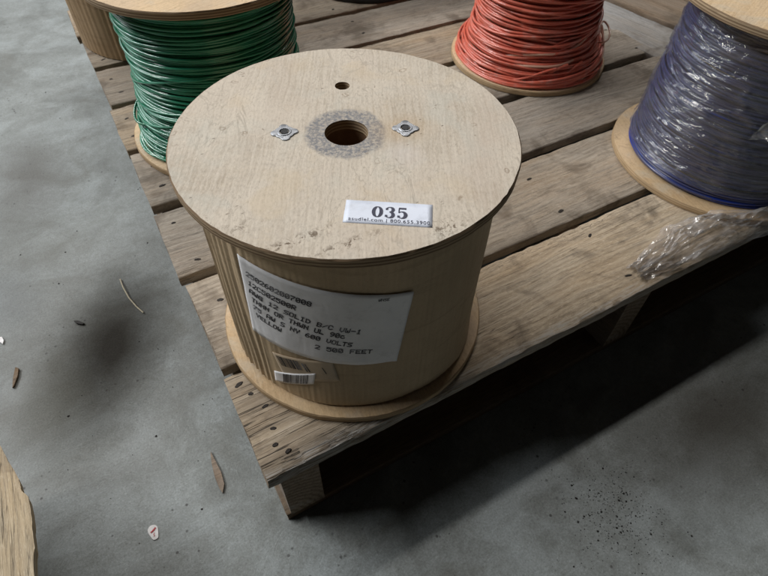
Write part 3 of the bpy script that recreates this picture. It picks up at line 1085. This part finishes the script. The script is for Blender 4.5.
def stroke(vs, fs, pts, z):
    """ribbon through (x, y, width, angle of the pen) points"""
    b = len(vs)
    n = len(pts)
    for i, (x, y, wd) in enumerate(pts):
        x0, y0, _ = pts[max(i - 1, 0)]
        x1, y1, _ = pts[min(i + 1, n - 1)]
        d = Vector((x1 - x0, y1 - y0)).normalized()
        nx_, ny_ = -d.y, d.x
        vs.append((x + nx_ * wd / 2, y + ny_ * wd / 2, z))
        vs.append((x - nx_ * wd / 2, y - ny_ * wd / 2, z))
    for i in range(n - 1):
        fs.append((b + 2 * i, b + 2 * i + 1, b + 2 * i + 3, b + 2 * i + 2))


def arc(cx, cy, rx, ry, a0, a1, n, wf):
    return [(cx + rx * math.cos(R(a0 + (a1 - a0) * i / n)), cy + ry * math.sin(R(a0 + (a1 - a0) * i / n)), wf(R(a0 + (a1 - a0) * i / n), i / n)) for i in range(n + 1)]


vs, fs = [], []
cw = 0.0094                 # bold serif numerals
hh = 0.0118
zt = 0.00042
wv = lambda a, t: 0.0007 + 0.0021 * abs(math.cos(a))
# 0
stroke(vs, fs, arc(0, 0, 0.0029, hh / 2 - 0.0004, 0, 360, 40, wv), zt)
# 3
x3 = cw
stroke(vs, fs, arc(x3 - 0.0002, 0.0030, 0.0026, 0.0026, 160, -90, 26, lambda a, t: 0.0008 + 0.0018 * max(0, math.cos(a))), zt)
stroke(vs, fs, arc(x3 - 0.0004, -0.0027, 0.0030, 0.0031, 90, -160, 26, lambda a, t: 0.0008 + 0.0020 * max(0, math.cos(a))), zt + 0.00003)
for (dx, dy) in ((-0.0023, 0.0036), (-0.0026, -0.0040)):
    stroke(vs, fs, [(x3 + dx - 0.0010, dy, 0.0019), (x3 + dx + 0.0009, dy, 0.0019)], zt + 0.00006)
# 5
x5 = cw * 2
stroke(vs, fs, [(x5 - 0.0025, 0.0050, 0.0018), (x5 + 0.0029, 0.0050, 0.0018)], zt)
stroke(vs, fs, [(x5 - 0.0024, 0.0056, 0.0009), (x5 - 0.0026, 0.0002, 0.0009)], zt + 0.00003)
stroke(vs, fs, arc(x5 - 0.0004, -0.0022, 0.0030, 0.0035, 140, -160, 28, lambda a, t: 0.0008 + 0.0021 * max(0, math.cos(a))), zt + 0.00006)
stroke(vs, fs, [(x5 - 0.0036, -0.0040, 0.0019), (x5 - 0.0017, -0.0040, 0.0019)], zt + 0.00009)
py_obj('printed_number', [(x - cw + 0.001, y + 0.0010, z) for x, y, z in vs], fs, M['tagink'], tago, smooth=False)

cu = bpy.data.curves.new('printed_line', 'FONT')
cu.body = 'asudlel.com | 800.655.3900'
cu.size = 0.0049
cu.align_x = 'CENTER'
cu.space_character = 1.12
tmp = bpy.data.objects.new('tmp', cu)
COL.objects.link(tmp)
dg = bpy.context.evaluated_depsgraph_get()
me = bpy.data.meshes.new_from_object(tmp.evaluated_get(dg))
bpy.data.objects.remove(tmp)
me.name = 'printed_line'
me.materials.clear()
tl_o = link('printed_line', me, M['tagink'], tago, (0.001, -0.0098, 0.00045))

# ---- zinc plates with a hex socket
for (x, y, ro) in ((0.1200 - 0.1678, 0.1750 - 0.1502, -0.30), (0.2165 - 0.1678, 0.1310 - 0.1502, -0.51)):
    bm = bmesh.new()
    ns = 64
    ringsv = []
    for (k, zz) in ((1.0, 0.0002), (1.0, 0.0007), (0.95, 0.0010), (0.56, 0.0010), (0.51, 0.0015), (0.40, 0.0015), (0.36, 0.0005)):
        rr = []
        for i in range(ns):
            a = 2 * PI * i / ns
            lob = 0.0112
            if k > 0.6:
                da = (a + PI / 4) % (PI / 2) - PI / 4          # four round ears on a round plate
                ear = 0.0080 * math.cos(da) + math.sqrt(max(0.0, 0.0040 ** 2 - (0.0080 * math.sin(da)) ** 2)) if abs(math.sin(da)) < 0.0040 / 0.0080 else 0
                lob = max(0.0090, ear)
            rr.append(bm.verts.new((k * lob * math.cos(a), k * lob * math.sin(a), zz)))
        ringsv.append(rr)
    for q in range(len(ringsv) - 1):
        for i in range(ns):
            j = (i + 1) % ns
            bm.faces.new((ringsv[q][i], ringsv[q][j], ringsv[q + 1][j], ringsv[q + 1][i]))
    pl = sharp(bm_obj('bolt_plate', bm, M['steel'], sp, (x, y, MH), (0, 0, ro)), 30)
    bm = bmesh.new()
    bmesh.ops.create_cone(bm, cap_ends=True, segments=6, radius1=0.0036, radius2=0.0036, depth=0.0012)
    bm_obj('hex_socket', bm, M['hex'], pl, (0, 0, 0.0009), smooth=False)

# ------------------------------------------------------------------ green spool
gs = thing('wire_spool', (0.165, 0.590, T), 'spool of glossy green wire behind the cardboard wrapped spool', 'spool')
flange('bottom_flange', MR, 0.0002, gs, (M['ply'], M['edge_pale']), [(0, 0, 0.02)], seed=13)
flange('top_flange', MR, MH - FT - 0.001, gs, (M['ply'], M['edge']), [(0, 0, 0.02)], seed=18)
lathe('core_tube', [(0.090, FT + 0.001), (0.090, MH - FT - 0.0015), (0.087, MH - FT - 0.0015), (0.087, FT + 0.001)], M['card_dark'], gs, 64, closed=True)
gp = lambda t: 0.1185 + 0.0090 * (1 - t) ** 1.6 + 0.0015 * math.sin(t * 9)
t = winding(gs, gp, FT + 0.0025, MH - FT - 0.004, 0.0018, 4, 0.0010, 0.0009, 0.0026, wob=0.0016, pitch=0.95)
crossings(t, 16, lambda z: gp((z - 0.012) / 0.225) + 0.0028, FT + 0.006, MH - 0.02, 0.0018, 61)
t2 = winding(gs, lambda q: gp(q) - 0.004, FT + 0.003, MH - FT - 0.004, 0.0023, 5, 0.0004, 0.0005, 0.001)
t.v, t.f = t.v + t2.v, t.f + [tuple(i + len(t.v) for i in q) for q in t2.f]
rnd = random.Random(11)
# slack turns sagging towards the bottom left
for k in range(26):
    zc = rnd.uniform(0.012, 0.085)
    ca = R(rnd.uniform(170, 250))
    span = R(rnd.uniform(40, 95))
    bulge = rnd.uniform(0.002, 0.009) * (1.2 - zc * 5)
    sag = rnd.uniform(-0.014, 0.022)
    pts = []
    for i in range(31):
        q = i / 30 * 2 - 1
        e = (1 - q * q) ** 2
        pts.append(((gp((zc - 0.012) / 0.225) + 0.001 + bulge * e) * math.cos(ca + q * span), (gp((zc - 0.012) / 0.225) + 0.001 + bulge * e) * math.sin(ca + q * span), max(0.013, zc - sag * e + 0.004 * q)))
    t.add(pts, 0.0018, 7)
for (ca, zc, out, drop, wd) in ((R(181), 0.074, 0.014, 0.020, R(9)), (R(186), 0.052, 0.013, 0.030, R(24)), (R(193), 0.040, 0.017, 0.024, R(28)), (R(190), 0.030, 0.020, 0.014, R(22))):
    pts = []
    for i in range(33):
        q = i / 32
        e = math.sin(q * PI) ** 0.7
        a = ca - wd + 2 * wd * q
        pts.append(((0.1255 + out * e) * math.cos(a), (0.1255 + out * e) * math.sin(a), max(0.0125, zc - drop * (q + 0.4 * e))))
    t.add(pts, 0.0020, 7)
t.build('wire', M['green'], gs)
# ------------------------------------------------------------------ brown wrapped spool behind it
bs_ = thing('wire_spool', (0.147, 1.000, T), 'spool fully wrapped in brown cardboard, behind the green wire spool', 'spool')
lathe('cardboard_wrap', [(0.143, 0.004)] + [(0.1465, 0.002 + i * 0.0236) for i in range(11)] + [(0.143, 0.2385)], M['card_dark'], bs_, 300,
      lambda a, z: 0.0005 * math.sin(a * 75) + 0.0016 * nz(math.cos(a) * 4, math.sin(a) * 4, z * 8) + (0.0022 * nz(a * 22, z * 3) if 0.2 < abs(nz(a * 2.0, 4.2)) else 0))
flange('top_flange', 0.1525, 0.2392, bs_, (M['ply'], M['edge']), [(0, 0, 0.02)], seed=23)
lathe('core_tube', [(0.0225, 0.002), (0.0225, 0.239), (0.0205, 0.239), (0.0205, 0.002)], M['core'], bs_, 40, closed=True)

# ------------------------------------------------------------------ red spool
rs = thing('wire_spool', (0.7545, 0.547, T), 'spool of loosely wound orange red wire in the back row', 'spool')
flange('bottom_flange', 0.1480, 0.0002, rs, (M['ply'], M['edge_pale']), [(0, 0, 0.02)], seed=33)
flange('top_flange', 0.1480, MH - FT, rs, (M['ply'], M['edge']), [(0, 0, 0.02)], seed=38)
lathe('core_tube', [(0.09, FT + 0.001), (0.09, MH - FT - 0.0015), (0.087, MH - FT - 0.0015), (0.087, FT + 0.001)], M['card_dark'], rs, 64, closed=True)
rp = lambda t: 0.1135 + 0.019 * math.exp(-(t / 0.16) ** 2) + 0.004 * math.sin(t * 9 + 1)
t = winding(rs, rp, FT + 0.0028, MH - FT - 0.004, 0.0021, 14, 0.0018, 0.0018, 0.0052, wob=0.0034)
crossings(t, 18, lambda z: rp((z - 0.012) / 0.225) + 0.0030, FT + 0.006, MH - 0.02, 0.0020, 62)
t2 = winding(rs, lambda q: rp(q) - 0.006, FT + 0.003, MH - FT - 0.004, 0.0025, 15, 0.0008, 0.0008, 0.002)
t.v, t.f = t.v + t2.v, t.f + [tuple(i + len(t.v) for i in q) for q in t2.f]
rnd = random.Random(21)
for k in range(34):
    zc = rnd.uniform(0.014, 0.10)
    ca = rnd.choice((rnd.uniform(-80, 20), rnd.uniform(190, 290)))
    ca = R(ca)
    span = R(rnd.uniform(30, 90))
    r0 = rp((zc - 0.012) / 0.22)
    bulge = rnd.uniform(0.001, 0.007)
    sag = rnd.uniform(-0.02, 0.03)
    pts = []
    for i in range(31):
        q = i / 30 * 2 - 1
        e = (1 - q * q) ** 2
        pts.append(((r0 + 0.001 + bulge * e) * math.cos(ca + q * span), (r0 + 0.001 + bulge * e) * math.sin(ca + q * span), max(0.0125, zc - sag * e + 0.012 * q)))
    t.add(pts, 0.0022, 7)
t.build('wire', M['red'], rs)
t = Tubes()
# pale turns and the loose loops at the right
for (ca, span, zc, rise, b) in ((R(243), R(36), 0.066, 0.016, 0.005), (R(240), R(26), 0.047, 0.006, 0.004), (R(300), R(34), 0.030, 0.03, 0.005), (R(322), R(26), 0.034, 0.026, 0.007)):
    pts = []
    for i in range(31):
        q = i / 30 * 2 - 1
        e = (1 - q * q)
        rr = rp((zc - 0.012) / 0.22) + 0.0015 + b * e
        pts.append((rr * math.cos(ca + q * span), rr * math.sin(ca + q * span), max(0.0125, zc + rise * q * abs(q))))
    t.add(pts, 0.0022, 7)
for (ca, zc, s, hgt) in ((R(-42), 0.060, 1.0, 0.036), (R(-38), 0.050, 0.7, 0.03)):
    pts = []
    for i in range(41):
        q = i / 40 * 2 * PI
        rr = 0.122 + 0.016 * s * (1 - math.cos(q)) * 0.6
        a = ca + 0.20 * s * math.sin(q)
        pts.append((rr * math.cos(a), rr * math.sin(a), max(0.013, zc + hgt * math.sin(q * 0.5 + 0.3) - 0.02 + 0.012 * math.cos(q))))
    t.add(pts, 0.0017, 7)
po = t.build('loose_wire', M['pale_red'], rs)
po['label'] = 'paler loose turns of wire'

# ------------------------------------------------------------------ blue spool
BR = 0.163
us = thing('wire_spool', (0.822, 0.148, T), 'spool of blue wire wrapped in shiny clear stretch film', 'spool')
flange('bottom_flange', BR, 0.0002, us, (M['ply_bottom'], M['edge_pale']), [(0, 0, 0.02)], seed=43)
flange('top_flange', BR, 0.2455, us, (M['ply'], M['edge']), [(0, 0, 0.02)], seed=48)
lathe('core_tube', [(0.10, FT + 0.001), (0.10, 0.2445), (0.097, 0.2445), (0.097, FT + 0.001)], M['card_dark'], us, 64, closed=True)
bp = lambda t: 0.1310 + 0.005 * math.exp(-((t - 0.06) / 0.06) ** 2) + 0.003 * math.sin(t * 5 + 0.6)
t = winding(us, bp, FT + 0.0025, 0.2430, 0.0020, 31, 0.0009, 0.0010, 0.0032, wob=0.0016)
crossings(t, 10, lambda z: bp((z - 0.012) / 0.231) + 0.0012, 0.04, 0.23, 0.0020, 63)
t2 = winding(us, lambda q: bp(q) - 0.0045, FT + 0.003, 0.242, 0.0024, 32, 0.0006, 0.0006, 0.001)
t.v, t.f = t.v + t2.v, t.f + [tuple(i + len(t.v) for i in q) for q in t2.f]
t.build('wire', M['blue'], us)
t = winding(us, lambda q: 0.1372 - 0.001 * q, FT + 0.0027, 0.0300, 0.0022, 34, 0.0006, 0.0006, 0.0020, wob=0.0012)
t.build('uncovered_wire', M['blue_bare'], us)['label'] = 'bright blue turns of wire left uncovered by the film'


def filmdisp(a, z):
    d = 0.0016 * nz(math.cos(a) * 3.5, math.sin(a) * 3.5, z * 34) + 0.0011 * nz(a * 5 + z * 30, z * 120, 2.0)
    # tight diagonal creases
    c = nz(a * 2.2 + z * 14, z * 70 - a * 3.0, 7.0)
    d += 0.0026 * (1 - min(1, abs(c) * 5))
    return d


fp = [(bp((z - 0.012) / 0.231) + 0.0042, z) for z in [0.030 + i * 0.0030 for i in range(71)]]
lathe('stretch_film', fp, M['film'], us, 420, filmdisp)


# a loose flap of the film hanging from the winding
def sheet(nu, nv, fn):
    vs = [fn(i / nu, j / nv) for j in range(nv + 1) for i in range(nu + 1)]
    fs = [(j * (nu + 1) + i, j * (nu + 1) + i + 1, (j + 1) * (nu + 1) + i + 1, (j + 1) * (nu + 1) + i) for j in range(nv) for i in range(nu)]
    return vs, fs


def flapf(u, v):
    a = R(222 + 44 * u - 9 * v)
    z = 0.198 - 0.062 * v + 0.022 * (u - 0.5) + 0.006 * nz(u * 5, v * 4, 3.0)
    rr = 0.1385 + 0.016 * v * (0.4 + 0.6 * math.sin(u * 3.1)) + 0.010 * (1 - min(1, abs(nz(u * 4.2, v * 3.1, 8.0)) * 4)) * v + 0.004 * nz(u * 13, v * 11, 1.0)
    return (rr * math.cos(a), rr * math.sin(a), z)


vs, fs = sheet(56, 34, flapf)
py_obj('film_flap', vs, fs, M['crumple'], us)

# ------------------------------------------------------------------ black spool at the top of the frame
ds = thing('wire_spool', (0.655, 1.035, T), 'black plastic spool in the far row, only its rim in view', 'spool')
lathe('bottom_flange', [(0.03, 0.0004), (0.150, 0.0004), (0.152, 0.003), (0.152, 0.009), (0.149, 0.011), (0.03, 0.011)], M['dark_plastic'], ds, 120)
lathe('drum', [(0.10, 0.0115), (0.10, 0.20)], M['dark_plastic'], ds, 96)
lathe('top_flange', [(0.03, 0.2004), (0.150, 0.2004), (0.152, 0.203), (0.152, 0.209), (0.149, 0.211), (0.03, 0.211)], M['dark_plastic'], ds, 120)


# ------------------------------------------------------------------ crumpled film lying on the deck edge
def lerp_tab(t, x):
    for (x0, y0), (x1, y1) in zip(t, t[1:]):
        if x <= x1:
            return y0 + (y1 - y0) * max(0.0, (x - x0) / (x1 - x0))
    return t[-1][1]


UP = ((0.49, 0.034), (0.525, 0.040), (0.560, 0.050), (0.61, 0.064), (0.66, 0.062), (0.72, 0.038), (0.78, 0.016), (0.86, 0.006), (1.02, 0.020))
LOW = ((0.49, 0.010), (0.53, 0.009), (0.58, 0.005), (0.66, -0.003), (0.74, -0.009), (0.84, -0.021), (1.02, -0.020))


def crumplef(u, v):
    # u along the length (left tip to beyond the frame), v across (front to back)
    x = 0.516 + 0.48 * u
    yl, yu = lerp_tab(LOW, x), lerp_tab(UP, x)
    wv2 = v + 0.10 * nz(u * 7, v * 5, 31.0)
    y = yl + (yu - yl) * wv2
    e = math.sin(PI * min(max(v, 0), 1))
    # long folds run with the sheet, small crumples gather near the torn tip
    f1 = 1 - min(1, abs(nz(u * 3.0 + 2, v * 2.6 + u * 1.5, 2.0)) * 2.4)
    f2 = 1 - min(1, abs(nz(u * 6.5, v * 6.0 - u * 3, 5.0)) * 2.8)
    f3 = 1 - min(1, abs(nz(u * 22, v * 15, 9.0)) * 2.8)
    f4 = nz(u * 55, v * 34, 13.0)
    tip = max(0.0, 1 - u * 3.2)
    h = 0.002 + 0.016 * e * min(1, u * 3.5) + (0.013 * f1 * min(1, u * 4) + 0.007 * f2 + (0.0048 + 0.004 * tip) * f3 + 0.0016 * f4 - 0.006) * (0.4 + 0.6 * e)
    x += 0.006 * nz(u * 9, v * 5, 11.0) + (0.004 + 0.010 * tip) * nz(v * 8, u * 2, 14.0)
    y += 0.004 * nz(u * 18, v * 9, 24.0)
    dd = math.hypot(x - 0.822, y - 0.148)
    if dd < BR + 0.006:
        h = max(h, FT + 0.003 + 0.4 * max(0, h))
    elif y < 0.002:
        h = max(0.45 * h - (0.002 - y) * 0.5, -0.02)
    else:
        h = max(h, 0.0012)
    return (x, y, T + h)


vs, fs = sheet(230, 70, crumplef)
cf = py_obj('plastic_film', vs, fs, M['crumple'])
tag(cf, 'crumpled clear plastic film lying over the front edge of the deck', 'plastic film')

# ------------------------------------------------------------------ litter on the floor
def blob(name, pts, z, h, mat, label, cat, group=None):
    bm = bmesh.new()
    tv = [bm.verts.new((x, y, z + h * (1 + 0.3 * nz(x * 200, y * 200)))) for x, y in pts]
    bv = [bm.verts.new((x, y, z)) for x, y in pts]
    bm.faces.new(tv)
    for i in range(len(pts)):
        j = (i + 1) % len(pts)
        bm.faces.new((tv[j], tv[i], bv[i], bv[j]))
    o = bm_obj(name, bm, mat, smooth=False)
    return tag(o, label, cat, group)


c = Vector((-0.1385, 0.066))
pts = [(c.x + (0.0052 + 0.0008 * math.sin(3 * a)) * math.cos(a) * 1.0 - 0.3 * 0.0095 * math.sin(a) * 0.2, c.y + 0.0100 * math.sin(a) * (1 + 0.12 * math.cos(2 * a))) for a in [2 * PI * i / 26 for i in range(26)]]
st = blob('sticker', pts, 0.0006, 0.0006, M['sticker'], 'small round white sticker with red printing on the concrete floor', 'sticker')
vs, fs = [], []
stroke(vs, fs, [(c.x - 0.0030, c.y + 0.0008, 0.0016), (c.x, c.y + 0.0020, 0.0018), (c.x + 0.0034, c.y + 0.0040, 0.0016)], 0.0018)
stroke(vs, fs, [(c.x - 0.0008, c.y - 0.0052, 0.0006), (c.x + 0.0004, c.y - 0.0040, 0.0007), (c.x - 0.0006, c.y - 0.0026, 0.0006), (c.x + 0.001, c.y - 0.0010, 0.0006)], 0.0018)
py_obj('red_mark', vs, fs, M['redink'], st, smooth=False)

bm = bmesh.new()
sl = [(-0.0508, 0.128), (-0.0492, 0.112), (-0.0478, 0.096), (-0.0492, 0.080), (-0.0545, 0.0705), (-0.0562, 0.078), (-0.0566, 0.093), (-0.0546, 0.112), (-0.0522, 0.124)]
blob('wood_sliver', sl, 0.0005, 0.0022, M['splinter'], 'brown sliver of wood lying on concrete next to the pallet corner', 'wood chip')
blob('wood_sliver', [(-0.2505, 0.378), (-0.247, 0.374), (-0.2495, 0.362), (-0.2555, 0.348), (-0.258, 0.345), (-0.2555, 0.361)], 0.0005, 0.003, M['splinter'],
     'short greyish wood chip near the left edge of the floor', 'wood chip')
blob('wood_sliver', [(-0.166, 0.424), (-0.160, 0.421), (-0.153, 0.412), (-0.156, 0.411), (-0.163, 0.417)], 0.0005, 0.003, M['grit'],
     'tiny dark curled chip beside the black floor patch', 'wood chip')
t = Tubes()
t.add([(-0.0875, 0.476, 0.002), (-0.0870, 0.455, 0.004), (-0.0840, 0.430, 0.003), (-0.0780, 0.408, 0.002), (-0.0715, 0.391, 0.002)], 0.0010, 6)
tag(t.build('straw', M['straw'], None), 'pale bent straw on the concrete between the dark patch and pallet', 'straw')
blob('torn_scrap', [(-0.268, 0.446), (-0.2625, 0.444), (-0.2605, 0.436), (-0.2625, 0.430), (-0.266, 0.436)], 0.0005, 0.002, M['sticker'],
     'torn black and white scrap at the far left edge', 'scrap')

# grit sprinkled on the floor in front of the pallet: uncountable
rnd = random.Random(3)
vs, fs = [], []
for k in range(900):
    if k < 620:
        x, y = rnd.gauss(0.345, 0.030), rnd.gauss(-0.178, 0.030)
    else:
        x, y = rnd.uniform(-0.4, 1.0), rnd.uniform(-0.35, 1.2)
        if 0 < x < 1 and y > -0.02:
            x = rnd.uniform(-0.3, -0.02)
    s_ = rnd.uniform(0.0002, 0.0008) * (1.0 if rnd.random() < 0.93 else 2.2)
    b = len(vs)
    a0 = rnd.uniform(0, 6)
    for i in range(5):
        a = a0 + i * 2 * PI / 5
        q = s_ * rnd.uniform(0.6, 1.3)
        vs.append((x + q * math.cos(a), y + q * math.sin(a), 0.0002))
    vs.append((x, y, 0.0002 + s_ * 0.9))
    for i in range(5):
        fs.append((b + i, b + (i + 1) % 5, b + 5))
tag(py_obj('grit', vs, fs, M['grit'], smooth=False), 'black grit and crumbs scattered over the concrete floor', 'grit', None, 'stuff')
